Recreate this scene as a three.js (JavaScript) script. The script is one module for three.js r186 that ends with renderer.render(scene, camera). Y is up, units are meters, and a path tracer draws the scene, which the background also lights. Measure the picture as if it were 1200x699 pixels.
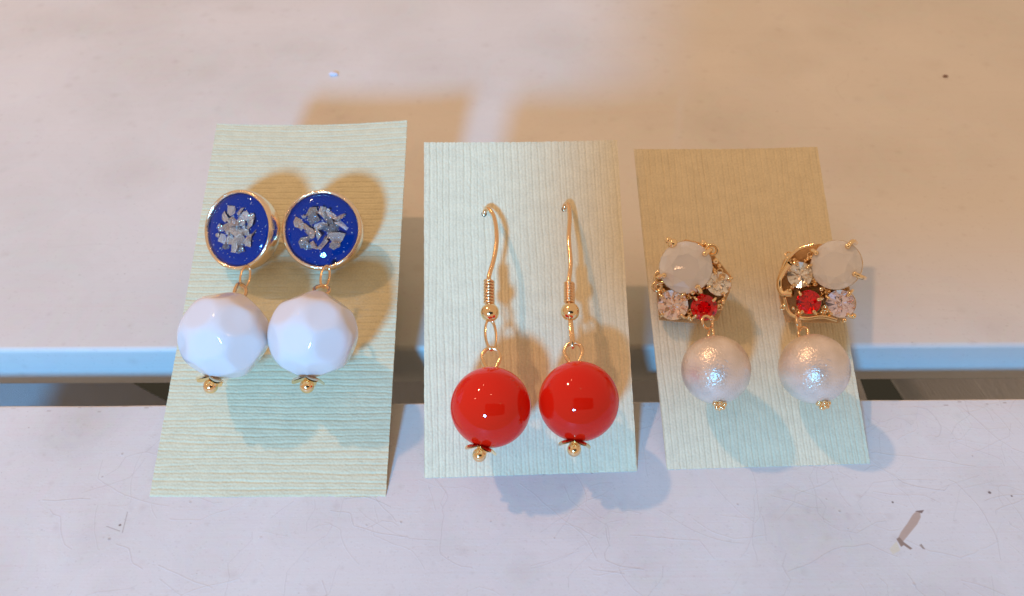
import * as THREE from 'three';
import { mergeGeometries } from 'three/addons/utils/BufferGeometryUtils.js';
import { ConvexGeometry } from 'three/addons/geometries/ConvexGeometry.js';
import { RoundedBoxGeometry } from 'three/addons/geometries/RoundedBoxGeometry.js';
import { ImprovedNoise } from 'three/addons/math/ImprovedNoise.js';

// ---------------------------------------------------------------- camera, light, exposure (millimetres, turned to metres by MM)
const MM = 0.001;
const scene = new THREE.Scene();
const camera = new THREE.PerspectiveCamera(37.18, 1024 / 596, 0.005, 20);
camera.position.set(0, 127 * MM, 127 * MM);
camera.lookAt(0, 0, 0);
camera.focus = 0.15;
camera.userData.fStop = 26;

scene.background = new THREE.Color().setRGB(0.50, 0.355, 0.245);      // the soft light of the room all round

const renderer = new THREE.WebGLRenderer({ antialias: true });
renderer.toneMapping = THREE.LinearToneMapping;
renderer.toneMappingExposure = 1.15;
renderer.shadowMap.enabled = true;

function lamp(x, y, z, r, g, b, intensity, radiusMM) {
  const l = new THREE.PointLight(new THREE.Color().setRGB(r, g, b), intensity);
  l.position.set(x * MM, y * MM, z * MM);
  l.castShadow = true;
  l.shadow.radius = radiusMM / 20;
  l.shadow.camera.near = 0.02;
  scene.add(l);
  return l;
}
lamp(-222, 392, 770, 0.11, 0.49, 1.0, 2.85, 54);                         // cool daylight from the front
lamp(-580, 1010, -290, 1.0, 0.54, 0.29, 1.12, 24);                       // warm lamp, behind on the left
lamp(-800, 900, 150, 1.0, 0.62, 0.38, 0.035, 10);                        // the other bulbs of the warm ceiling light
lamp(-400, 1100, -560, 1.0, 0.62, 0.38, 0.03, 9);
lamp(-560, 980, -470, 1.0, 0.62, 0.38, 0.03, 9);
lamp(40, 1200, 110, 1.0, 0.62, 0.38, 0.03, 9);
lamp(560, 920, 520, 1.0, 0.62, 0.38, 0.025, 8);

// ---------------------------------------------------------------- helpers
const V = (x, y, z) => new THREE.Vector3(x, y, z);
const perlin = new ImprovedNoise();
const noise = (x, y = 0, z = 0) => perlin.noise(x + 13.7, y + 5.3, z + 9.1);
let seed = 20240;
const rnd = () => { seed = (seed * 1664525 + 1013904223) >>> 0; return seed / 4294967296; };
const rr = (a, b) => a + (b - a) * rnd();
const used = new Map();
function numbered(name) {
  const n = used.get(name) ?? 0; used.set(name, n + 1);
  return n ? `${name}_${String(n).padStart(3, '0')}` : name;
}
function tag(o, label, category, group) {
  o.userData.label = label; o.userData.category = category; if (group) o.userData.group = group;
  return o;
}
function thing(name, matrix) {
  const o = new THREE.Group(); o.name = numbered(name); place(o, matrix); scene.add(o); return o;
}
function place(o, matrix) {
  if (!matrix) return;
  const p = V(), q = new THREE.Quaternion(), s = V();
  matrix.decompose(p, q, s); o.position.copy(p).multiplyScalar(MM); o.quaternion.copy(q);
}
function part(name, geometry, material, parent, matrix, label) {         // geometry in millimetres
  if (!geometry.userData.metres) { geometry.scale(MM, MM, MM); geometry.userData.metres = true; }
  const m = new THREE.Mesh(geometry, material);
  m.name = name; m.castShadow = m.receiveShadow = true; place(m, matrix);
  if (label) m.userData.label = label;
  parent.add(m); return m;
}
const axes = (o, x, y, z) => new THREE.Matrix4().makeBasis(x, y, z).setPosition(o);
const shift = (x, y, z) => new THREE.Matrix4().makeTranslation(x, y, z);
function along(o, dir, hint = V(0, 0, 1)) {                              // a frame at o whose y runs along dir
  const y = dir.clone().normalize(), x = V().crossVectors(y, hint).normalize(), z = V().crossVectors(x, y);
  return axes(o, x, y, z);
}
const merge = (list) => mergeGeometries(list.map((g) => { const n = g.index ? g.toNonIndexed() : g; for (const k of Object.keys(n.attributes)) if (!['position', 'normal', 'uv'].includes(k)) n.deleteAttribute(k); if (!n.attributes.uv) n.setAttribute('uv', new THREE.Float32BufferAttribute(new Float32Array(n.attributes.position.count * 2), 2)); return n; }));
const tube = (pts, r, seg = 48, closed = false, radial = 10) => new THREE.TubeGeometry(new THREE.CatmullRomCurve3(pts, closed, 'centripetal'), seg, r, radial, closed);
const ringGeo = (R, r, sx = 1, sy = 1) => { const g = new THREE.TorusGeometry(R, r, 10, 40); g.scale(sx, sy, 1); return g; };

// ---------------------------------------------------------------- textures
function dataTexture(n, m, fn, srgb) {
  const d = new Uint8Array(n * m * 4);
  for (let j = 0; j < m; j++) for (let i = 0; i < n; i++) { const c = fn(i / n, j / m, i, j); for (let k = 0; k < 3; k++) d[(j * n + i) * 4 + k] = Math.max(0, Math.min(255, 255 * (c.length ? c[k] : c))); d[(j * n + i) * 4 + 3] = 255; }
  const t = new THREE.DataTexture(d, n, m); t.magFilter = THREE.LinearFilter; t.minFilter = THREE.LinearFilter;
  t.wrapS = t.wrapT = THREE.MirroredRepeatWrapping; if (srgb) t.colorSpace = THREE.SRGBColorSpace; t.needsUpdate = true; return t;
}
function canvasTexture(w, h, draw, srgb) {
  const c = document.createElement('canvas'); c.width = w; c.height = h; draw(c.getContext('2d'), w, h);
  const t = new THREE.CanvasTexture(c); t.wrapS = t.wrapT = THREE.MirroredRepeatWrapping; if (srgb) t.colorSpace = THREE.SRGBColorSpace; return t;
}
// painted wood: off-white paint with hairline cracks, tiny pits and worn spots; area = [x0, x1, z0, z1] in mm
function paintMaps(area, wear) {
  const [x0, x1, z0, z1] = area, W = 2048, H = Math.round(W * (z1 - z0) / (x1 - x0));
  const X = (x) => (x - x0) / (x1 - x0) * W, Z = (z) => (z - z0) / (z1 - z0) * H, S = W / (x1 - x0);
  const s0 = seed, strokes = [];
  for (let i = 0; i < wear.cracks; i++) {                                // wandering hairlines, many of them joining
    let x = x0 + (x1 - x0) * (wear.lean ? 1 - 0.82 * rnd() ** 1.3 : rnd()), z = rr(z0, z1), a = rr(0, 6.28); const pts = [[x, z]], n = 4 + Math.floor(rnd() * 14);
    for (let k = 0; k < n; k++) { a += rnd() < 0.3 ? rr(-1.0, 1.0) : rr(-0.16, 0.16); const l = rr(0.5, 1.7); x += Math.cos(a) * l; z += Math.sin(a) * l * 0.9; pts.push([x, z]); }
    strokes.push([pts, rr(0.035, 0.075), rr(0.05, 0.22)]);
  }
  const dots = [];
  for (let i = 0; i < wear.dots; i++) dots.push([rr(x0, x1), rr(z0, z1), 0.06 + 0.22 * rnd() ** 3, rr(0.06, 0.26)]);
  const base = `rgb(${wear.base})`;
  const map = canvasTexture(W, H, (g) => {
    g.fillStyle = base; g.fillRect(0, 0, W, H);
    for (let i = 0; i < 420; i++) {                                      // faint cloudiness
      const x = rnd() * W, y = rnd() * H, r = rr(20, 150), d = g.createRadialGradient(x, y, 0, x, y, r);
      const c = rnd() < 0.5 ? '120,100,90' : '255,250,246'; d.addColorStop(0, `rgba(${c},${rr(0.02, 0.055)})`); d.addColorStop(1, `rgba(${c},0)`);
      g.fillStyle = d; g.fillRect(x - r, y - r, 2 * r, 2 * r);
    }
    for (let i = 0; i < 2600; i++) { const x = rnd() * W, y = rnd() * H, r = 1.5 + 9 * rnd() ** 3, c = rnd() < 0.6 ? '120,98,88' : '255,252,248', d = g.createRadialGradient(x, y, 0, x, y, r); d.addColorStop(0, `rgba(${c},${rr(0.02, 0.085)})`); d.addColorStop(1, `rgba(${c},0)`); g.fillStyle = d; g.fillRect(x - r, y - r, 2 * r, 2 * r); }   // small rubbed spots
    for (let i = 0; i < 16000; i++) { g.fillStyle = `rgba(110,90,80,${rr(0.02, 0.08)})`; g.fillRect(rnd() * W, rnd() * H, rr(1, 3), rr(1, 2.2)); }
    for (let i = 0; i < 2600; i++) { const l = rr(30, 420), c = rnd() < 0.55 ? '128,104,92' : '255,252,248'; g.fillStyle = `rgba(${c},${rr(0.002, 0.009)})`; g.fillRect(rnd() * W - l / 2, rnd() * H, l, rr(0.8, 2.4)); }   // brush marks along the grain
    g.lineCap = 'round';
    for (const [pts, w, a] of strokes) { g.strokeStyle = `rgba(88,70,66,${a})`; g.lineWidth = w * S; g.beginPath(); pts.forEach(([x, z], k) => (k ? g.lineTo(X(x), Z(z)) : g.moveTo(X(x), Z(z)))); g.stroke(); }
    for (const [x, z, r, a] of dots) { g.fillStyle = `rgba(96,74,66,${a})`; g.beginPath(); g.ellipse(X(x), Z(z), r * S, r * S * rr(0.5, 1), rnd() * 3, 0, 6.3); g.fill(); }
    wear.extra?.(g, X, Z, S);
  }, true);
  const bump = canvasTexture(W, H, (g) => {
    g.fillStyle = 'rgb(128,128,128)'; g.fillRect(0, 0, W, H);
    for (let i = 0; i < 2600; i++) {
      const x = rnd() * W, y = rnd() * H, r = rr(4, 40), d = g.createRadialGradient(x, y, 0, x, y, r), c = rnd() < 0.5 ? 0 : 255;
      d.addColorStop(0, `rgba(${c},${c},${c},${rr(0.03, 0.10)})`); d.addColorStop(1, `rgba(${c},${c},${c},0)`); g.fillStyle = d; g.fillRect(x - r, y - r, 2 * r, 2 * r);
    }
    for (let i = 0; i < 2200; i++) { const l = rr(40, 500), c = rnd() < 0.5 ? 0 : 255; g.fillStyle = `rgba(${c},${c},${c},${rr(0.01, 0.035)})`; g.fillRect(rnd() * W - l / 2, rnd() * H, l, rr(1, 3)); }
    for (let i = 0; i < 24000; i++) { const c = rnd() < 0.5 ? 0 : 255; g.fillStyle = `rgba(${c},${c},${c},${rr(0.03, 0.16)})`; g.fillRect(rnd() * W, rnd() * H, rr(1, 5), rr(1, 3)); }
    for (const [pts, w] of strokes) { g.strokeStyle = 'rgba(0,0,0,.55)'; g.lineWidth = w * S * 1.4; g.beginPath(); pts.forEach(([x, z], k) => (k ? g.lineTo(X(x), Z(z)) : g.moveTo(X(x), Z(z)))); g.stroke(); }
    for (const [x, z, r] of dots) { g.fillStyle = 'rgba(0,0,0,.5)'; g.beginPath(); g.arc(X(x), Z(z), r * S, 0, 6.3); g.fill(); }
  });
  return { map, bump };
}

// ---------------------------------------------------------------- materials
const std = (o) => new THREE.MeshStandardMaterial(o), phys = (o) => new THREE.MeshPhysicalMaterial(o);
const rgb = (r, g, b) => new THREE.Color().setRGB(r, g, b);
const grain = dataTexture(256, 256, (u, v) => 0.5 + 0.5 * noise(u * 40, v * 40, 3) + 0.3 * noise(u * 90, v * 90, 8)); grain.wrapS = grain.wrapT = THREE.RepeatWrapping;
const goldPolished = phys({ color: rgb(0.97, 0.71, 0.40), metalness: 1, roughness: 0.14 });
const goldRim = phys({ color: rgb(0.95, 0.76, 0.56), metalness: 1, roughness: 0.16, bumpMap: grain, bumpScale: 0.00003 });
const goldRough = phys({ color: rgb(0.98, 0.66, 0.34), metalness: 0.85, roughness: 0.55, bumpMap: grain, bumpScale: 0.0003 });
const goldWire = phys({ color: rgb(0.94, 0.63, 0.36), metalness: 1, roughness: 0.2 });
const redGlass = phys({ color: rgb(0.74, 0.012, 0.003), roughness: 0.9, specularIntensity: 0.0, clearcoat: 0.8, clearcoatRoughness: 0.02 });
const milkGlass = phys({ color: rgb(0.88, 0.84, 0.83), roughness: 0.6, ior: 1.3, transmission: 0.22, thickness: 4, specularIntensity: 0.2, clearcoat: 1, clearcoatRoughness: 0.03 });
const blueResin = phys({ color: rgb(0.0, 0.024, 0.17), roughness: 0.8, specularIntensity: 0.1 });
const clearResin = phys({ color: 0xffffff, transmission: 1, thickness: 0, roughness: 0.03, ior: 1.36 });
const foil = [[0.97, 0.95, 0.94], [0.80, 0.64, 0.52], [1.0, 0.99, 0.98], [0.46, 0.50, 0.55], [0.92, 0.82, 0.72]].map((c, k) => phys({ color: rgb(...c), metalness: 0.8, roughness: 0.14 + 0.1 * (k % 3), side: THREE.DoubleSide, bumpMap: grain, bumpScale: 0.00012 }));
const opalGlass = { crown: phys({ color: rgb(0.97, 0.97, 0.97), transmission: 0.55, thickness: 0, roughness: 0.04, ior: 1.55 }), back: phys({ color: rgb(0.93, 0.92, 0.92), metalness: 0.3, roughness: 0.22, flatShading: true }) };
const gemOf = (r, g, b) => ({ crown: phys({ color: rgb(Math.min(1, r * 1.1), Math.min(1, g * 1.1), Math.min(1, b * 1.1)), transmission: 1, thickness: 0, roughness: 0.02, ior: 1.6 }), back: phys({ color: rgb(r, g, b), metalness: 0.9, roughness: 0.08, flatShading: true }) });
const clearGem = gemOf(0.92, 0.90, 0.88), pinkGem = gemOf(0.95, 0.87, 0.84), lilacGem = gemOf(0.92, 0.89, 0.92), redGem = gemOf(0.90, 0.012, 0.24);

// ---------------------------------------------------------------- the table
const farArea = [-170, 170, -145, 20], nearArea = [-112, 112, 20, 90];
const farMaps = paintMaps(farArea, { base: '232,226,222', cracks: 60, dots: 260 });
const nearMaps = paintMaps(nearArea, { base: '232,226,224', cracks: 360, dots: 230, lean: true, extra(g, X, Z, S) {
  const poly = (pts, c) => { g.fillStyle = c; g.beginPath(); pts.forEach(([x, z], k) => (k ? g.lineTo(X(x), Z(z)) : g.moveTo(X(x), Z(z)))); g.fill(); };
  poly([[61.2, 54.9], [62.0, 55.3], [63.6, 53.8], [65.2, 52.3], [66.2, 51.0], [66.4, 50.1], [65.9, 49.9], [65.0, 50.6], [63.6, 52.2], [62.2, 53.6]], 'rgb(196,172,158)');   // a chip in the paint
  poly([[61.0, 54.9], [61.6, 54.6], [62.0, 55.5], [63.0, 56.6], [62.6, 56.8], [61.8, 56.0], [61.3, 56.3]], 'rgb(158,136,124)');
  poly([[65.6, 49.9], [67.2, 49.7], [66.6, 50.3]], 'rgb(140,120,114)');
  poly([[59.3, 56.7], [60.9, 55.3], [61.0, 56.9], [59.6, 57.6]], 'rgba(226,216,196,.9)');
  poly([[64.3, 56.0], [64.7, 55.8], [65.0, 56.8], [64.6, 56.7]], 'rgba(150,132,120,.7)');
  for (let i = 0; i < 90; i++) { g.fillStyle = `rgba(120,92,80,${rr(0.08, 0.3)})`; g.fillRect(X(rr(-105, 105)), Z(26.2 + 2.2 * rnd() ** 2), rr(2, 9), rr(1, 3)); }   // grime along the rear edge
  for (const [x, z, r] of [[62.5, 48.2, .18], [79.2, 46.5, .25], [82.6, 47.2, .16], [-63.5, 51.2, .2]]) { g.fillStyle = 'rgba(95,75,68,.7)'; g.beginPath(); g.arc(X(x), Z(z), r * S, 0, 7); g.fill(); }
  g.strokeStyle = 'rgba(105,84,76,.35)'; g.lineWidth = .12 * S; g.beginPath(); g.moveTo(X(-63), Z(48.8)); g.lineTo(X(-62.7), Z(52.6)); g.moveTo(X(-65.6), Z(51.4)); g.lineTo(X(-63.2), Z(52.3)); g.stroke();
} });
const paint = (m) => phys({ color: rgb(0.88, 0.92, 0.91), map: m.map, bumpMap: m.bump, bumpScale: 0.00012, roughness: 0.5, specularIntensity: 0.5 });
const farPaint = paint(farMaps), nearPaint = paint(nearMaps);
const framePaint = std({ color: rgb(0.93, 0.92, 0.92), roughness: 0.7, bumpMap: grain, bumpScale: 0.0002 });

// a plank lying along x: its section in (z, y) has rounded long edges; uv follows the top in mm of the paint map
function plank(x0, x1, z0, z1, th, r, area) {
  const prof = [], arc = (cz, cy, a0, a1) => { for (let k = 0; k <= 6; k++) { const a = a0 + (a1 - a0) * k / 6; prof.push([cz + r * Math.cos(a), cy + r * Math.sin(a)]); } };
  const P = Math.PI;
  arc(z1 - r, -th + r, -P / 2, 0); arc(z1 - r, -r, 0, P / 2); arc(z0 + r, -r, P / 2, P); arc(z0 + r, -th + r, P, 1.5 * P); prof.push(prof[0]);
  const pos = [], uv = [], idx = [], N = 40, n = prof.length;
  for (let i = 0; i <= N; i++) for (const [z, y] of prof) {
    const x = x0 + (x1 - x0) * i / N, w = y > -r * 0.999 ? 0.10 * noise(x * 0.06, z) : 0;
    pos.push(x, y, z + w); uv.push((x - area[0]) / (area[1] - area[0]), 1 - ((z - y * (z > (z0 + z1) / 2 ? 1 : -1) * 0.9) - area[2]) / (area[3] - area[2]));
  }
  for (let i = 0; i < N; i++) for (let j = 0; j < n - 1; j++) { const a = i * n + j, b = a + n; idx.push(a, a + 1, b, a + 1, b + 1, b); }
  for (const [base, flip] of [[0, 0], [N * n, 1]]) for (let j = 1; j < n - 2; j++) idx.push(...(flip ? [base, base + j, base + j + 1] : [base, base + j + 1, base + j]));
  const g = new THREE.BufferGeometry(); g.setAttribute('position', new THREE.Float32BufferAttribute(pos, 3)); g.setAttribute('uv', new THREE.Float32BufferAttribute(uv, 2)); g.setIndex(idx);
  g.computeVertexNormals(); return g;
}
const table = tag(thing('slatted_table'), 'white painted wooden table top with hairline cracks, a gap running between its two planks', 'table');
part('plank', plank(-175, 175, -152, 0, 10.6, 1.0, [farArea[0], farArea[1], farArea[2] - 13.5, farArea[3] - 13.5]), farPaint, table, new THREE.Matrix4().makeRotationY(0.0067).setPosition(0, 0, 13.5), 'rear plank with faint specks');
part('plank', plank(-121, 118, 0, 75, 10.6, 0.7, [nearArea[0], nearArea[1], nearArea[2] - 26.5, nearArea[3] - 26.5]), nearPaint, table, new THREE.Matrix4().makeRotationY(0.0095).setPosition(0, 0, 26.5), 'front plank with cracked paint and one brown chip');
// battens seen through the gap
const batten = (x0, x1, y0, y1, z0, z1, turn = 0) => part('batten', new RoundedBoxGeometry(x1 - x0, y1 - y0, z1 - z0, 2, 0.8), framePaint, table, new THREE.Matrix4().makeRotationY(turn).setPosition((x0 + x1) / 2, (y0 + y1) / 2, (z0 + z1) / 2));
{
  const sh = new THREE.Shape([[-120, -100], [-190, -100], [-190, 40], [-40, 18], [-62, 4], [-83, -6.4], [-93.8, -12.6], [-120, -28]].map(([x, z]) => new THREE.Vector2(x, -z)));
  part('brace', new THREE.ExtrudeGeometry(sh, { depth: 8, bevelEnabled: false }).rotateX(-Math.PI / 2), framePaint, table, shift(0, -50, 0));
}
batten(-38, 8, -50, -42, -110, 30, 0);
batten(10, 72, -50, -42, -110, 30, 0);
part('batten', new RoundedBoxGeometry(9.5, 9, 110, 4, 4), framePaint, table, shift(82.5, -46, -58));
batten(93.2, 108.6, -49.4, -41.4, -110, 30, 0.2);
batten(108.8, 165, -50, -42, -110, 30, 0.0);

const floorMat = std({ color: rgb(0.03, 0.03, 0.015), roughness: 0.9 });
const floor = part('floor', new THREE.BoxGeometry(3000, 20, 3000), floorMat, scene, shift(0, -460, 0)); floor.userData.kind = 'structure';

// ---------------------------------------------------------------- cards: local axes s (right), t (up the card), n (off its face)
function cardFrame(o, yaw, tilt) {
  const e = V(Math.cos(yaw), 0, Math.sin(yaw)), h = V(Math.sin(yaw), 0, -Math.cos(yaw)), c = Math.cos(tilt), s = Math.sin(tilt);
  const u = h.multiplyScalar(c).add(V(0, s, 0)); return axes(o, e, u, V().crossVectors(e, u));
}
const D = Math.PI / 180;
const C1 = cardFrame(V(-59.99, 0.1, 46.61), 0, 15 * D), C2 = cardFrame(V(-14.79, 0.1, 42.96), -0.0377, 29 * D), C3 = cardFrame(V(26.35, 0.1, 41.26), -0.0348, 24 * D);
// quad = local corners [bl, br, tr, tl]; ribs run along t (across = 's') or along s (across = 't')
function ribbedCard(quad, across, pitch, depth, sd) {
  const NS = across === 's' ? 300 : 130, NT = across === 's' ? 200 : 520, TH = 0.45;
  const pos = [], uv = [], idx = [], at = (a, b) => { const l = [0, 1].map((k) => (quad[0][k] * (1 - a) + quad[1][k] * a) * (1 - b) + (quad[3][k] * (1 - a) + quad[2][k] * a) * b); return l; };
  const height = (s, t) => {
    const [c, l] = across === 's' ? [s, t] : [t, s];
    const w = c + 0.55 * noise(c * 0.35, l * 0.035, sd) + 0.16 * noise(c * 0.9, l * 0.16, sd + 4), k = w / pitch, i = Math.floor(k), f = k - i;
    const amp = 0.65 + 0.5 * noise(i * 3.7, sd, l * 0.08), groove = Math.exp(-(Math.min(f, 1 - f) ** 2) / 0.012);
    const st = Math.sin(l * 2 * Math.PI / 0.62 + i * 2.4 + 3 * noise(i * 1.7, l * 0.2)) * 0.30 * Math.sin(Math.PI * f);
    const sub = Math.exp(-((f - 0.5) ** 2) / 0.006) * 0.45 * (0.5 + 0.5 * noise(i * 5.1, l * 0.1, sd));
    return depth * (1 - amp * groove - sub + 0.5 * st + 0.35 * noise(s * 2.6, t * 2.6, sd));
  };
  const bend = (s, t) => 0.5 * (t / 62) ** 3 * ((s - 18) / 18) ** 2 * (s > 18 ? 1 : 0.5);                      // a slight lift of the top corners
  for (let j = 0; j <= NT; j++) for (let i = 0; i <= NS; i++) { const [s, t] = at(i / NS, j / NT); pos.push(s + 0.06 * noise(t * 0.9, sd), t + 0.06 * noise(s * 0.9, sd), height(s, t) - depth + bend(s, t)); uv.push(s / 40, t / 40); }
  const n = NS + 1;
  for (let j = 0; j < NT; j++) for (let i = 0; i < NS; i++) { const a = j * n + i; idx.push(a, a + 1, a + n, a + 1, a + n + 1, a + n); }
  const edge = []; for (let i = 0; i < NS; i++) edge.push(i); for (let j = 0; j < NT; j++) edge.push(j * n + NS); for (let i = NS; i > 0; i--) edge.push(NT * n + i); for (let j = NT; j > 0; j--) edge.push(j * n);
  const b0 = pos.length / 3;
  for (const k of edge) { pos.push(pos[3 * k], pos[3 * k + 1], pos[3 * k + 2]); uv.push(0, 0); } const b1 = pos.length / 3;
  for (const k of edge) { pos.push(pos[3 * k], pos[3 * k + 1], bend(pos[3 * k], pos[3 * k + 1]) - TH); uv.push(0, 0); }
  for (let i = 0; i < edge.length; i++) { const a = b0 + i, b = b0 + (i + 1) % edge.length, c = b1 + i, d = b1 + (i + 1) % edge.length; idx.push(a, c, b, b, c, d); }
  const bb = pos.length / 3, NB = 16;
  for (let j = 0; j <= NB; j++) for (let i = 0; i <= NB; i++) { const [x, y] = at(i / NB, j / NB); pos.push(x, y, bend(x, y) - TH); uv.push(0, 0); }
  for (let j = 0; j < NB; j++) for (let i = 0; i < NB; i++) { const a = bb + j * (NB + 1) + i, c = a + NB + 1; idx.push(a, c, a + 1, a + 1, c, c + 1); }
  const g = new THREE.BufferGeometry(); g.setAttribute('position', new THREE.Float32BufferAttribute(pos, 3)); g.setAttribute('uv', new THREE.Float32BufferAttribute(uv, 2)); g.setIndex(idx); g.computeVertexNormals(); return g;
}
const fibre = dataTexture(512, 512, (u, v) => { const f = 0.975 + 0.03 * noise(u * 18, v * 18, 5) + 0.05 * noise(u * 120, v * 120, 2); return [f, f, f]; }, true);
const paper = (r, g, b) => std({ color: rgb(r, g, b), map: fibre, roughness: 0.85 });
const holeMat = std({ color: rgb(0.10, 0.07, 0.05), roughness: 0.9 });
function card(frame, quad, across, pitch, depth, sd, mat, label, legAt, legW, holes = []) {
  const t = tag(thing('display_card', frame), label, 'card');
  part('card_face', ribbedCard(quad, across, pitch, depth, sd), mat, t);
  for (const [x, y] of holes) part('pin_hole', new THREE.CylinderGeometry(0.52, 0.52, 0.3, 18).rotateX(Math.PI / 2), holeMat, t, shift(x, y, -0.13));
  // a folded leg behind holds the card up; it stands upright on the table
  const q = V().setFromMatrixPosition(frame), e = V(), u = V(), n = V(); frame.extractBasis(e, u, n);
  const mid = (quad[0][0] + quad[1][0]) / 2, top = legAt, h = u.y * top, inv = frame.clone().invert();
  const world = cardFrame(q.clone().addScaledVector(e, mid).addScaledVector(u, top).addScaledVector(n, -1.0).setY(0), Math.atan2(e.z, e.x), Math.PI / 2);
  part('support_leg', new THREE.BoxGeometry(legW, h - 1.4, 0.4).translate(0, (h - 1.4) / 2, 0), mat, t, inv.multiply(world));
  return t;
}
const paper1 = paper(0.71, 0.67, 0.45), paper2 = paper(0.80, 0.73, 0.50), paper3 = paper(0.75, 0.67, 0.46);
card(C1, [[0, 0], [39.1, 0], [38.05, 80.3], [-1.96, 79.83]], 't', 1.35, 0.20, 1, paper1, 'pale cream card with crosswise ribs, standing under the two blue and white earrings', 50, 16);
card(C2, [[0, 0], [36.06, 0], [36.62, 61.31], [0.35, 61.83]], 's', 1.28, 0.20, 2, paper2, 'white card with upright ribs, standing under the two red bead earrings', 44, 14, [[11.25, 47.3], [26.0, 47.85]]);
card(C3, [[0, 0], [34.82, 0], [35.2, 61.72], [-0.62, 62.18]], 's', 1.15, 0.19, 3, paper3, 'beige card with upright ribs, standing under the two pearl and crystal earrings', 44, 14);

// ---------------------------------------------------------------- shared earring pieces
const ballGeo = (r) => new THREE.SphereGeometry(r, 36, 24);
// flower-shaped bead cap: petals spread away from the bead, the flower opens along -y
function bloomGeo(R, petals, droop) {
  const g = new THREE.RingGeometry(0.25, 1, petals * 14, 10), p = g.attributes.position;
  for (let i = 0; i < p.count; i++) {
    const x = p.getX(i), y = p.getY(i), a = Math.atan2(y, x), q = Math.hypot(x, y), lobe = 0.42 + 0.58 * Math.pow(Math.abs(Math.cos(a * petals / 2)), 0.55);
    const rad = R * q * (q < 0.3 ? 1 : lobe), cup = 0.12 * (1 - Math.cos(a * petals)) * q;
    p.setXYZ(i, Math.cos(a) * rad, -droop * (rad / R) ** 2 * R + cup * 0.6, Math.sin(a) * rad);
  }
  const top = g.clone(), tp = top.attributes.position; for (let i = 0; i < tp.count; i++) tp.setY(i, tp.getY(i) + 0.22);
  top.setIndex([...top.index.array].reverse()); const m = mergeGeometries([g, top]); m.computeVertexNormals(); return m;
}
// eye of the pin: an open loop on two legs
const eyeGeo = (w, h, r) => tube([V(-0.16 * w, -0.2, 0), V(-0.42 * w, h * 0.34, 0), V(-0.5 * w, h * 0.62, 0), V(-0.28 * w, h * 0.92, 0), V(0.06 * w, h, 0.1), V(0.38 * w, h * 0.86, 0.1), V(0.5 * w, h * 0.58, 0), V(0.38 * w, h * 0.3, 0), V(0.14 * w, -0.2, 0)], r, 60);

// ---------------------------------------------------------------- blue cabochon earrings on the left card
function facetedBead(R, sd) {                                            // large football facets with softened edges
  const planes = [], s0 = seed; seed = 900 + sd;
  for (const [lat, n, off] of [[-64, 5, 0.2], [-24, 7, 0.0], [18, 7, 0.45], [58, 6, 0.1]]) for (let k = 0; k < n; k++) { const a = (k + off) / n * 2 * Math.PI + rr(-0.08, 0.08), b = (lat + rr(-5, 5)) * D; planes.push([V(Math.cos(b) * Math.cos(a), Math.sin(b), Math.cos(b) * Math.sin(a)), rr(0.92, 0.95)]); }
  seed = s0;
  const g = new THREE.SphereGeometry(1, 160, 110), p = g.attributes.position, v = V();
  for (let i = 0; i < p.count; i++) {
    v.fromBufferAttribute(p, i).normalize(); let acc = Math.exp(-80 * 1.0);
    for (const [n, d] of planes) { const c = v.dot(n); if (c > 0.3) acc += Math.exp(-80 * Math.min(1.6, d / c)); }
    const r = R * -Math.log(acc) / 80 * 1.025; p.setXYZ(i, v.x * r, v.y * r, v.z * r);
  }
  g.computeVertexNormals(); return g;
}
const rimProfile = [[0, -3.9], [5.4, -3.9], [6.6, -3.6], [7.2, -2.9], [7.48, -1.9], [7.5, -0.6], [7.42, 0.15], [7.2, 0.42], [6.95, 0.42], [6.72, 0.2], [6.62, -0.25], [6.6, -0.6]].map(([x, y]) => new THREE.Vector2(x, y));
function foilFlake(size, sd) {
  const n = 5 + Math.floor(rnd() * 3), sh = new THREE.Shape();
  for (let k = 0; k < n; k++) { const a = (k + rr(-0.3, 0.3)) / n * 6.283, r = size * rr(0.55, 1.1); k ? sh.lineTo(Math.cos(a) * r, Math.sin(a) * r) : sh.moveTo(Math.cos(a) * r, Math.sin(a) * r); }
  const g = new THREE.ExtrudeGeometry(sh, { depth: 0.05, bevelEnabled: false }), p = g.attributes.position, ph = rr(0, 6);
  for (let i = 0; i < p.count; i++) p.setZ(i, p.getZ(i) + 0.30 * size * Math.sin(p.getX(i) * 2.4 / size + ph) * Math.cos(p.getY(i) * 1.7 / size));
  g.computeVertexNormals(); return g;
}
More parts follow.
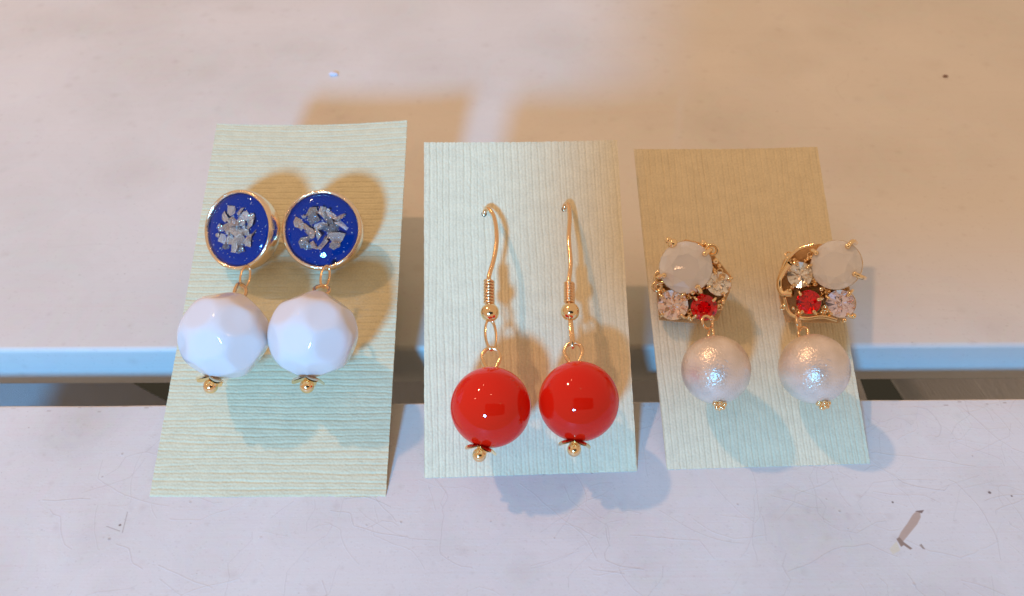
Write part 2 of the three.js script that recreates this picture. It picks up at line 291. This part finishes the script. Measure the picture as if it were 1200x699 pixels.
function blueEarring(sd, disc, normal, bead, cap, jump, ringTop, label, beadTurn, eyeTurn, flakes) {
  const t = tag(thing('blue_drop_earring', C1.clone().multiply(shift(disc.x, disc.y, 0))), label, 'earring', 'earrings with blue cabochons and white beads');
  const o = V(disc.x, disc.y, 0), L = (v) => v.clone().sub(o);
  const z = normal.clone().normalize(), x = V(1, 0, 0).addScaledVector(z, -z.x).normalize(), y = V().crossVectors(z, x), F = axes(L(disc), x, y, z);
  const rimGeo = new THREE.LatheGeometry(rimProfile, 72); rimGeo.rotateX(Math.PI / 2);
  part('setting', rimGeo, goldRim, t, F);
  const baseGeo = new THREE.LatheGeometry([[0, 0.14], [3, 0.1], [5.5, -0.1], [6.63, -0.34], [6.63, -0.9], [0, -0.9]].map(([a, b]) => new THREE.Vector2(a, b)).reverse(), 64); baseGeo.rotateX(Math.PI / 2);
  const base = part('cabochon', baseGeo, blueResin, t, F);
  seed = 50 + sd * 77;
  for (const [fx, fy, fs] of flakes) {
    const M = new THREE.Matrix4().makeRotationFromEuler(new THREE.Euler(rr(-0.8, 0.8), rr(-0.8, 0.8), rr(0, 6))).setPosition(fx, fy, 0.42 - 0.006 * (fx * fx + fy * fy) + rr(0, 0.22));
    part('foil_flake', foilFlake(fs * 1.6, sd), foil[Math.floor(rnd() * foil.length)], base, M);
  }
  for (let k = 0; k < 16; k++) {                                         // smaller crumbs of foil between the flakes
    const a = rnd() * 6.28, r = 4.2 * Math.sqrt(rnd());
    part('foil_flake', foilFlake(rr(0.3, 0.62), sd), foil[Math.floor(rnd() * foil.length)], base, new THREE.Matrix4().makeRotationFromEuler(new THREE.Euler(rr(-1, 1), rr(-1, 1), rr(0, 6))).setPosition(Math.cos(a) * r, Math.sin(a) * r, 0.5 + rr(0, 0.3)));
  }
  const specks = [];
  for (let k = 0; k < 130; k++) { const a = rnd() * 6.28, r = 6.2 * Math.sqrt(rnd()) * (k < 40 ? 0.7 : 1); const g = new THREE.OctahedronGeometry(rr(0.06, 0.2), 0); g.scale(1, 1, 0.5); g.rotateX(rr(0, 3)); g.rotateY(rr(0, 3)); specks.push(g.translate(Math.cos(a) * r, Math.sin(a) * r, 0.34 - 0.012 * r * r)); }
  const sp = part('glitter', merge(specks), foil[2], base); sp.userData.kind = 'stuff';
  const domeGeo = new THREE.LatheGeometry(Array.from({ length: 22 }, (_, k) => { const r = 6.66 * k / 21; return new THREE.Vector2(r, 1.35 * Math.max(0, 1 - (r / 6.66) ** 2) ** 0.75 - 0.12); }).reverse(), 64); domeGeo.rotateX(Math.PI / 2);
  part('resin_dome', domeGeo, clearResin, t, F);
  // clip behind, resting on the card
  const back = L(disc).addScaledVector(z, -3.9), post = V(back.x, back.y, 0.2);
  part('clip', merge([new THREE.CylinderGeometry(1.5, 1.5, back.z + 0.6, 20).rotateX(Math.PI / 2).translate(0, 0, -back.z / 2 + 0.3), new THREE.CylinderGeometry(3.2, 3.4, 0.8, 28).rotateX(Math.PI / 2).translate(0, 0, -back.z + 0.45)]), goldRim, t, shift(back.x, back.y, back.z));
  // loop under the setting, ring, bead on its pin
  const j = L(jump), rt = L(ringTop), b = L(bead), c = L(cap), axis = V().subVectors(b, c).normalize();
  part('loop', ringGeo(1.9, 0.3, 0.5, 1.1), goldWire, t, along(j.clone().add(V(0.1, -1.7, 0.8)), V(0.1, 1, 0.1), V(0.75, 0, 0.6)));
  const R = 7.35, bm = along(b, axis, V(0, 0, 1));
  part('bead', facetedBead(R, sd), milkGlass, t, bm.clone().multiply(new THREE.Matrix4().makeRotationY(beadTurn)));
  part('eye_loop', eyeGeo(2.5, 4.4, 0.32), goldWire, t, along(b.clone().addScaledVector(axis, R - 0.5), V().subVectors(rt, b.clone().addScaledVector(axis, R - 0.4)).add(V(0, 1.2, 0)), V(Math.sin(eyeTurn), 0, Math.cos(eyeTurn))));
  const cp = part('bead_cap', bloomGeo(2.9, 5, 0.34), goldPolished, t, along(b.clone().addScaledVector(axis, -R - 0.02), axis, V(0.3, 0, 1)));
  part('pin_head', merge([ballGeo(1.22).translate(0, -1.35, 0), new THREE.CylinderGeometry(0.62, 0.8, 0.7, 20).translate(0, -0.4, 0)]), goldPolished, t, along(b.clone().addScaledVector(axis, -R - 0.05), axis));
  return t;
}
const fl1 = [[-1.2, 3.4, .9], [0.6, 3.2, .8], [2.0, 2.6, .75], [-2.6, 2.3, .8], [-0.6, 1.7, 1.0], [1.1, 1.4, .9], [2.8, 0.9, .95], [-3.4, 0.4, .8], [-1.7, 0.0, .9], [0.2, -0.2, 1.0], [1.9, -0.6, .9], [3.3, -1.0, .85], [-3.0, -1.5, .9], [-1.2, -1.7, .8], [0.6, -2.3, 1.1], [-0.4, -3.6, 1.0], [2.6, -2.3, .7], [-2.2, -2.9, .7], [0.9, -3.8, .6], [3.4, 2.3, .5]];
const fl2 = [[-4.3, 1.1, .85], [-3.7, 0.5, .5], [-1.6, 3.2, 1.0], [-1.2, 2.0, .9], [0.4, 3.3, .85], [2.0, 2.6, .8], [1.4, 1.5, .9], [3.6, 2.3, .8], [3.9, 0.8, .9], [-0.4, 0.7, .8], [0.9, 0.1, .9], [2.4, 0.0, .85], [-2.0, -0.6, 1.0], [-0.7, -0.9, .9], [0.2, -2.4, 1.15], [-1.3, -2.8, .75], [-3.0, -2.2, 1.0], [2.9, -1.7, 1.1], [2.7, -3.0, .8], [-2.5, -3.0, .7], [1.6, -1.2, .6], [-3.0, 0.6, .5], [3.2, 1.6, .6]];
blueEarring(1, V(9.42, 47.9, 8), V(-0.34, -0.44, 0.83), V(11.57, 24.32, 11), V(9.96, 15.89, 8.7), V(11.91, 39.9, 6.5), V(13.43, 35.4, 8.5), 'blue cabochon earring turned to the left, white faceted bead, beside the cream card edge', 0.3, 1.15, fl1);
blueEarring(2, V(24.86, 47.9, 8), V(-0.03, -0.44, 0.9), V(26.49, 24.48, 11), V(25.98, 15.89, 8.7), V(26.28, 39.9, 6.5), V(27.29, 35.4, 8.5), 'blue cabochon earring facing straight out, white faceted bead, right one on the cream card', 1.9, 0.15, fl2);

// ---------------------------------------------------------------- red bead earrings on ear hooks, middle card
function redEarring(pts, coil, ball, loopBot, bead, cap, label, loopTurn, eyeTurn) {
  const o = V(pts[0].x, pts[0].y, 0), L = (v) => v.clone().sub(o);
  const t = tag(thing('red_drop_earring', C2.clone().multiply(shift(o.x, o.y, 0))), label, 'earring', 'red bead earrings on ear hooks');
  const P = pts.map(L), hook = part('ear_hook', tube([V(P[0].x - 0.3, P[0].y - 0.9, -0.35), ...P, L(coil[0]), L(ball)], 0.41, 90), goldWire, t);
  const c0 = L(coil[0]), c1 = L(coil[1]), turns = 7.5, hp = [], dir = V().subVectors(c1, c0), len = dir.length(), M = along(c0, dir);
  for (let k = 0; k <= turns * 14; k++) { const a = k / 14 * 2 * Math.PI; hp.push(V(0.74 * Math.cos(a), len * k / (turns * 14), 0.74 * Math.sin(a))); }
  part('coil', tube(hp, 0.24, turns * 26, false, 8), goldWire, t, M);
  part('ball', ballGeo(1.58), goldPolished, t, shift(...L(ball).toArray()));
  const lb = L(loopBot), bt = L(ball).add(V(0, -1.4, 0)), lh = bt.distanceTo(lb);
  part('loop', ringGeo(lh * 0.5, 0.36, 0.42, 1.08), goldWire, t, along(bt.clone().add(lb).multiplyScalar(0.5), V().subVectors(bt, lb), V(Math.sin(loopTurn), 0, Math.cos(loopTurn))));
  const b = L(bead), axis = V().subVectors(b, L(cap)).normalize(), up = V().subVectors(lb, b).normalize(), R = 6.5;
  const bd = part('bead', new THREE.SphereGeometry(R, 96, 64), redGlass, t, along(b, axis));
  part('eye_loop', eyeGeo(3.0, 3.7, 0.33), goldWire, t, along(b.clone().addScaledVector(up, R - 0.2), up, V(Math.sin(eyeTurn), 0, Math.cos(eyeTurn))));
  part('bead_cap', bloomGeo(2.7, 5, 0.3), goldPolished, t, along(b.clone().addScaledVector(axis, -R - 0.02), axis, V(0.2, 0, 1)));
  part('pin_head', merge([ballGeo(1.12).translate(0, -1.3, 0), new THREE.CylinderGeometry(0.6, 0.75, 0.7, 20).translate(0, -0.35, 0)]), goldPolished, t, along(b.clone().addScaledVector(axis, -R - 0.02), axis));
  return t;
}
redEarring([V(11.5, 48.0, 0.2), V(11.9, 47.8, 1.6), V(12.9, 46.0, 2.6), V(13.35, 40.67, 5), V(12.79, 36.71, 6), V(11.79, 32.9, 7)], [V(11.79, 32.2, 7), V(11.69, 28.0, 7.6)], V(11.79, 26.38, 8), V(11.85, 20.0, 9), V(11.52, 10.06, 10), V(9.56, 2.64, 10), 'red bead earring with a widely bowed ear hook, on the left of the white card', 0.55, 0.1);
redEarring([V(26.2, 48.6, 0.2), V(26.45, 48.3, 1.6), V(26.67, 46.2, 2.6), V(26.05, 40.34, 5), V(26.0, 35.27, 6), V(25.51, 32.0, 7)], [V(25.51, 31.4, 7), V(25.29, 27.8, 7.6)], V(25.31, 26.15, 8), V(25.36, 20.0, 9), V(25.73, 10.6, 10), V(24.65, 3.24, 10), 'red bead earring with a nearly straight ear hook, on the right of the white card', 1.35, -0.1);

// ---------------------------------------------------------------- crystal cluster earrings with pearls, right card
function gem(r, hull) {                                                  // brilliant: table, crown facets, girdle
  const pts = [], ring = (n, rad, z, off) => { for (let k = 0; k < n; k++) { const a = (k + off) / n * 6.28318; pts.push(V(Math.cos(a) * rad, Math.sin(a) * rad, z)); } };
  if (hull === 'crown') { ring(8, r * 0.52, r * 0.36, 0.5); ring(8, r * 0.80, r * 0.235, 0); ring(16, r, 0.02, 0.5); ring(16, r * 0.985, -0.1 * r, 0.5); }
  return new ConvexGeometry(pts);
}
function pavilion(r) {                                                   // star of facets behind the crown
  const pos = [], n = 16;
  for (let k = 0; k < n; k++) {
    const a0 = k / n * 6.28318, a1 = (k + 1) / n * 6.28318, m0 = k % 2 ? 0.55 : 0.42, m1 = k % 2 ? 0.42 : 0.55, d0 = -0.34 * r - (k % 2) * 0.13 * r, d1 = -0.34 * r - ((k + 1) % 2) * 0.13 * r;
    const A = [Math.cos(a0) * r * 0.98, Math.sin(a0) * r * 0.98, -0.05], B = [Math.cos(a1) * r * 0.98, Math.sin(a1) * r * 0.98, -0.05], C = [Math.cos(a0) * r * m0, Math.sin(a0) * r * m0, d0], E = [Math.cos(a1) * r * m1, Math.sin(a1) * r * m1, d1], O = [0, 0, -0.28 * r];
    pos.push(...A, ...B, ...E, ...A, ...E, ...C, ...C, ...E, ...O);
  }
  const g = new THREE.BufferGeometry(); g.setAttribute('position', new THREE.Float32BufferAttribute(pos, 3)); g.setAttribute('uv', new THREE.Float32BufferAttribute(new Float32Array(pos.length / 3 * 2), 2)); g.computeVertexNormals(); return g;
}
const cupProfile = (r, h) => [[r * 0.55, -h], [r * 0.8, -h * 0.9], [r * 0.97, -0.4 * h], [r * 1.0, -0.16], [r * 0.96, -0.14], [r * 0.88, -0.45 * h], [r * 0.5, -h * 0.86]].map(([a, b]) => new THREE.Vector2(a, b));
function prong(r, w) {                                                   // bent claw lying over the stone's edge, pointing to -x
  return merge([tube([V(r * 1.10, 0, -0.55 * r), V(r * 1.12, 0, 0), V(r * 1.05, 0, 0.18 * r), V(r * 0.86, 0, 0.27 * r)], w, 16, false, 8), new THREE.SphereGeometry(w * 1.15, 14, 10).translate(r * 0.86, 0, 0.27 * r)]);
}
function stone(name, at, r, mat, t, F, tilt, spin, prongs, pw) {
  const M = F.clone().multiply(shift(at[0], at[1], at[2])).multiply(new THREE.Matrix4().makeRotationFromEuler(new THREE.Euler(tilt[0], tilt[1], spin)));
  let s;
  if (mat.crown) { s = part(name, pavilion(r), mat.back, t, M); part('crown', gem(r, 'crown'), mat.crown, s, null); }
  else s = part(name, gem(r, 'crown'), mat, t, M);
  part('cup', new THREE.LatheGeometry(cupProfile(r, r * 0.85), 32).rotateX(Math.PI / 2), goldPolished, s, null);
  for (const a of prongs) part('prong', prong(r, pw), goldPolished, s, new THREE.Matrix4().makeRotationZ(a - spin));
  return s;
}
const pearlTint = dataTexture(256, 128, (u, v) => { const a = u * 6.28318, b = (v - 0.5) * Math.PI, n = noise(Math.cos(b) * Math.cos(a) * 3, Math.sin(b) * 3, Math.cos(b) * Math.sin(a) * 3); return [0.92 + 0.05 * n, 0.87 + 0.05 * n, 0.82 + 0.06 * n]; }, true);
const pearlMat = phys({ color: 0xffffff, map: pearlTint, roughness: 0.34, metalness: 0.45, clearcoat: 0.5, clearcoatRoughness: 0.12 });

function crumpled(R) {                                                   // cotton pearl: a sphere of tiny creases
  const g = new THREE.SphereGeometry(R, 380, 240), p = g.attributes.position, v = V();
  for (let i = 0; i < p.count; i++) {
    v.fromBufferAttribute(p, i).divideScalar(R); const q = v.clone().multiplyScalar(1); let h = 0;
    const wx = v.x + 0.12 * noise(v.x * 4, v.y * 4, v.z * 4), wy = v.y + 0.12 * noise(v.y * 4, v.z * 4, v.x * 4);
    for (const [f, w] of [[6, 0.4], [13, 0.7], [27, 0.9], [48, 0.5]]) h += w * (0.35 - Math.abs(noise(wx * f, wy * f * 0.8, v.z * f)));
    p.setXYZ(i, v.x * (R + 0.085 * h), v.y * (R + 0.085 * h), v.z * (R + 0.085 * h));
  }
  g.computeVertexNormals(); return g;
}
function pearlTail(t, L, jump, pearl, cap, R, jt) {
  const j = L(jump), b = L(pearl), axis = V().subVectors(b, L(cap)).normalize(), topv = b.clone().addScaledVector(axis, R);
  part('jump_ring', ringGeo(1.15, 0.26), goldWire, t, along(j.clone().add(V(0, 0.4, 0)), V(0.05, 1, 0), V(Math.sin(jt), 0, Math.cos(jt))));
  part('eye_loop', eyeGeo(1.9, 2.2, 0.25), goldWire, t, along(topv.clone().addScaledVector(axis, -0.3), V().subVectors(j, topv).add(V(0, 0.6, 0)), V(Math.sin(jt + 1.3), 0, Math.cos(jt + 1.3))));
  part('pearl', crumpled(R), pearlMat, t, along(b, axis));
  const kn = along(b.clone().addScaledVector(axis, -R - 0.15), axis, V(0.4, 0, 1));
  const knot = [new THREE.SphereGeometry(0.75, 20, 14)];
  for (let k = 0; k < 6; k++) knot.push(new THREE.SphereGeometry(0.42, 14, 10).translate(Math.cos(k * 1.047) * 0.82, -0.12 + 0.2 * Math.sin(k * 5), Math.sin(k * 1.047) * 0.82));
  for (let k = 0; k < 4; k++) knot.push(new THREE.SphereGeometry(0.38, 14, 10).translate(Math.cos(k * 1.57 + 0.4) * 0.5, -0.75, Math.sin(k * 1.57 + 0.4) * 0.5));
  part('pin_head', merge(knot), goldPolished, t, kn);
}
function backing(outline, holes, depth) {
  const sh = new THREE.Shape(outline.map(([x, y]) => new THREE.Vector2(x, y)));
  return new THREE.ExtrudeGeometry(sh, { depth, bevelEnabled: true, bevelSize: 0.22, bevelThickness: 0.22, bevelSegments: 3, curveSegments: 6 });
}
function granules(spots, t, F, sd) {                                    // tiny gold grains and loops that fill the gaps between the stones
  seed = sd; const list = [];
  for (const [x, y, n, spread] of spots) for (let k = 0; k < n; k++) {
    const r = rr(0.26, 0.5), px = (x + rr(-spread, spread)) * 0.15, py = (y + rr(-spread, spread)) * 0.15;
    list.push(k % 4 === 3 ? new THREE.TorusGeometry(r * 1.3, 0.17, 8, 18).rotateX(rr(-0.6, 0.6)).translate(px, py, rr(-1.0, -0.2)) : new THREE.SphereGeometry(r, 14, 10).translate(px, py, rr(-1.2, -0.3)));
  }
  const m = part('granulation', merge(list), goldPolished, t, F); m.userData.kind = 'stuff'; return m;
}
const P = 0.15;                                                          // mm for one step of the cluster layout
{
  const anchor = V(6.3, 31.5, 0), t = tag(thing('pearl_cluster_earring', C3.clone().multiply(shift(anchor.x, anchor.y, 0))), 'pearl drop earring with milky stone above a pink crystal, left one on the beige card', 'earring', 'crystal cluster earrings with pearl drops');
  const L = (v) => v.clone().sub(anchor), F = axes(L(V(6.3, 31.5, 6.6)), V(0.97, -0.1, 0.2).normalize(), V(0.02, 0.93, 0.38).normalize(), V(-0.22, -0.36, 0.91).normalize());
  const Q = (x, y, z) => [x * P, y * P, z];
  part('backing', backing([[-38, -44], [-41, -8], [-38, 12], [-30, 36], [-8, 49], [14, 44], [27, 26], [43, 6], [41, -12], [28, -44], [8, -48]].map(([x, y]) => [x * P, y * P]), [], 0.7), goldRough, t, F.clone().multiply(shift(0, 0, -2.2)));
  stone('milky_stone', Q(-8, 17, 0.9), 31 * P, opalGlass, t, F, [0, 0], 0.2, [0.62, 3.5, 5.25], 0.42);
  stone('clear_crystal', Q(30, -2, -0.1), 14.5 * P, clearGem, t, F, [-0.1, 0.15], 0.1, [0.4, 1.97, 3.5, 5.1], 0.24);
  stone('pink_crystal', Q(-23, -27, 0.0), 18.5 * P, pinkGem, t, F, [0.15, -0.1], 0.3, [0.8, 2.4, 3.9, 5.5], 0.28);
  stone('red_crystal', Q(13, -30, 0.1), 15.5 * P, redGem, t, F, [0.05, 0.05], 0.0, [0.7, 2.3, 3.9, 5.4], 0.27);
  part('gold_bead', ballGeo(0.85), goldPolished, t, F.clone().multiply(shift(...Q(-23, 45, 0.9))));
  part('gold_bead', ballGeo(0.6), goldPolished, t, F.clone().multiply(shift(...Q(-28, 49, 0.5))));
  part('gold_bead', ballGeo(0.55), goldPolished, t, F.clone().multiply(shift(...Q(26, 24, 0.6))));
  part('gold_bead', ballGeo(0.5), goldPolished, t, F.clone().multiply(shift(...Q(0, -12, 0.8))));
  part('gold_bead', ballGeo(0.45), redGem.back, t, F.clone().multiply(shift(...Q(8, -10, 0.8))));
  granules([[26, 18, 7, 6], [8, -10, 6, 5], [-36, -8, 6, 5], [-6, -14, 6, 5], [-4, -40, 8, 5], [30, -24, 7, 6], [36, 8, 4, 4], [-24, 38, 5, 5], [14, 42, 5, 5]], t, F, 311);
  part('scroll', ringGeo(1.0, 0.3), goldPolished, t, F.clone().multiply(shift(...Q(-37, 6, -0.2))));
  part('scroll', ringGeo(0.8, 0.28), goldPolished, t, F.clone().multiply(shift(...Q(-41, -5, -0.4))));
  part('scroll', ringGeo(0.9, 0.3), goldPolished, t, F.clone().multiply(shift(...Q(22, 37, 0.1))));
  const z = 6.6 - 2.2;
  part('clip', merge([new THREE.CylinderGeometry(1.3, 1.3, z, 20).rotateX(Math.PI / 2).translate(0, 0, z / 2 + 0.1), new THREE.CylinderGeometry(2.8, 3.0, 0.8, 28).rotateX(Math.PI / 2).translate(0, 0, 0.5)]), goldRim, t, shift(-0.2, 0.8, 0));
  pearlTail(t, L, V(7.8, 23.2, 7.6), V(7.92, 14.74, 9), V(7.83, 10.0, 9.2), 5.65, 0.5);
}
{
  const anchor = V(26.6, 31.2, 0), t = tag(thing('pearl_cluster_earring', C3.clone().multiply(shift(anchor.x, anchor.y, 0))), 'pearl drop earring turned aside, its milky stone overhanging the right edge of the card', 'earring', 'crystal cluster earrings with pearl drops');
  const L = (v) => v.clone().sub(anchor), F = axes(L(V(27.9, 30.3, 7.2)), V(0.94, -0.15, 0.32).normalize(), V(0.02, 0.93, 0.37).normalize(), V(-0.35, -0.34, 0.87).normalize());
  const Q = (x, y, z) => [x * P, y * P, z];
  part('backing', backing([[-34, -44], [-41, -16], [-43, 8], [-36, 28], [-18, 42], [2, 46], [26, 44], [34, 20], [36, -34], [24, -44]].map(([x, y]) => [x * P, y * P]), [], 0.7), goldRough, t, F.clone().multiply(shift(0, 0, -2.3)));
  stone('milky_stone', Q(21, 22, 1.0), 29 * P, opalGlass, t, F, [-0.05, -0.22], 0.5, [0.95, 2.55, 5.8], 0.42);
  stone('clear_crystal', Q(-19, 11, -0.1), 15.5 * P, clearGem, t, F, [0, -0.3], 0.1, [0.7, 1.9, 4.3, 5.4], 0.25);
  stone('red_crystal', Q(-9, -21, 0.1), 14.5 * P, redGem, t, F, [0.1, -0.2], 0.2, [0.3, 2.3, 4.2, 5.3], 0.3);
  stone('lilac_crystal', Q(26, -23, 0.2), 17 * P, lilacGem, t, F, [0.2, -0.2], 0.3, [0.9, 2.6, 4.0, 5.4], 0.27);
  granules([[-28, 30, 8, 6], [-3, 2, 7, 5], [-30, -8, 6, 5], [8, -32, 7, 5], [10, -8, 6, 5], [-22, -32, 7, 6], [-8, 32, 6, 5], [-36, -24, 5, 5], [30, -3, 4, 4]], t, F, 512);
  part('cup_wall', tube([V(-27 * P, -12 * P, 0.2), V(-39 * P, -10 * P, -0.6), V(-42 * P, 2 * P, -0.8), V(-38 * P, 13 * P, -0.5), V(-30 * P, 24 * P, 0)], 0.55, 30), goldPolished, t, F);
  part('scroll', tube([V(-40 * P, 14 * P, -0.5), V(-32 * P, 30 * P, -0.3), V(-20 * P, 41 * P, 0.1), V(-4 * P, 46 * P, 0.4)], 0.32, 30), goldPolished, t, F);
  part('scroll', tube([V(-36 * P, -16 * P, -0.3), V(-30 * P, -34 * P, -0.2), V(-14 * P, -40 * P, 0.3), V(6 * P, -38 * P, 0.3), V(22 * P, -42 * P, 0)], 0.36, 30), goldPolished, t, F);
  part('gold_bead', ballGeo(0.5), goldPolished, t, F.clone().multiply(shift(...Q(40, -37, 0.2))));
  part('gold_bead', ballGeo(0.42), goldPolished, t, F.clone().multiply(shift(...Q(30, -42, 0.2))));
  part('gold_bead', ballGeo(0.42), goldPolished, t, F.clone().multiply(shift(...Q(5, -6, 0.6))));
  const z = 7.2 - 2.4;
  part('clip', merge([new THREE.CylinderGeometry(1.3, 1.3, z, 20).rotateX(Math.PI / 2).translate(0, 0, z / 2 + 0.1), new THREE.CylinderGeometry(2.8, 3.0, 0.8, 28).rotateX(Math.PI / 2).translate(0, 0, 0.5)]), goldRim, t, shift(0.3, 0.6, 0));
  pearlTail(t, L, V(23.45, 22.6, 7.6), V(24.35, 14.44, 9), V(24.8, 9.4, 9.2), 5.75, 1.0);
}

// ---------------------------------------------------------------- crumbs on the rear plank
{
  const crumbAt = (x, z, r, c, name, label) => { const g = new THREE.IcosahedronGeometry(r, 3), p = g.attributes.position; for (let i = 0; i < p.count; i++) { const k = 1 + 0.35 * noise(p.getX(i) * 2, p.getY(i) * 2, p.getZ(i) * 2); p.setXYZ(i, p.getX(i) * k * 1.3, p.getY(i) * k * 0.6, p.getZ(i) * k * 0.8); } g.computeVertexNormals(); const m = part(name, g, std({ color: rgb(...c), roughness: 0.8 }), scene, shift(x, r * 0.5, z)); tag(m, label, 'crumb'); };
  crumbAt(-48.3, -85.3, 0.85, [0.72, 0.74, 0.85], 'pale_crumb', 'tiny pale bluish crumb on the rear plank above the cream card');
  crumbAt(117, -84.5, 0.5, [0.22, 0.12, 0.09], 'dark_crumb', 'tiny dark brown crumb on the rear plank, towards the far right');
}

// ---------------------------------------------------------------- the phone that takes the picture: it stands behind the lens and its shadow falls over the right of the table
{
  const w = 80, h = 43, r = 15, sh = new THREE.Shape();
  sh.moveTo(-w + r, -h); sh.lineTo(w - r, -h); sh.quadraticCurveTo(w, -h, w, -h + r); sh.lineTo(w, h - r); sh.quadraticCurveTo(w, h, w - r, h); sh.lineTo(-w + r, h); sh.quadraticCurveTo(-w, h, -w, h - r); sh.lineTo(-w, -h + r); sh.quadraticCurveTo(-w, -h, -w + r, -h);
  const g = new THREE.ExtrudeGeometry(sh, { depth: 7, bevelEnabled: true, bevelSize: 1, bevelThickness: 1, bevelSegments: 3, curveSegments: 12 });
  const q = camera.quaternion, M = new THREE.Matrix4().makeRotationFromQuaternion(q).multiply(new THREE.Matrix4().makeRotationZ(1 * D));
  const ax = V(1, 0, 0).applyQuaternion(q), ay = V(0, 1, 0).applyQuaternion(q), az = V(0, 0, 1).applyQuaternion(q);
  M.setPosition(V(0, 127, 127).addScaledVector(az, 5).addScaledVector(ax, 41).addScaledVector(ay, -18));
  const m = part('phone', g, phys({ color: rgb(0.02, 0.02, 0.022), roughness: 0.35 }), scene, M);
  tag(m, 'dark phone held above the table, its shadow lying over the right side', 'phone');
}

scene.traverse((o) => { if (o.isMesh) o.castShadow = o.receiveShadow = true; });
renderer.render(scene, camera);
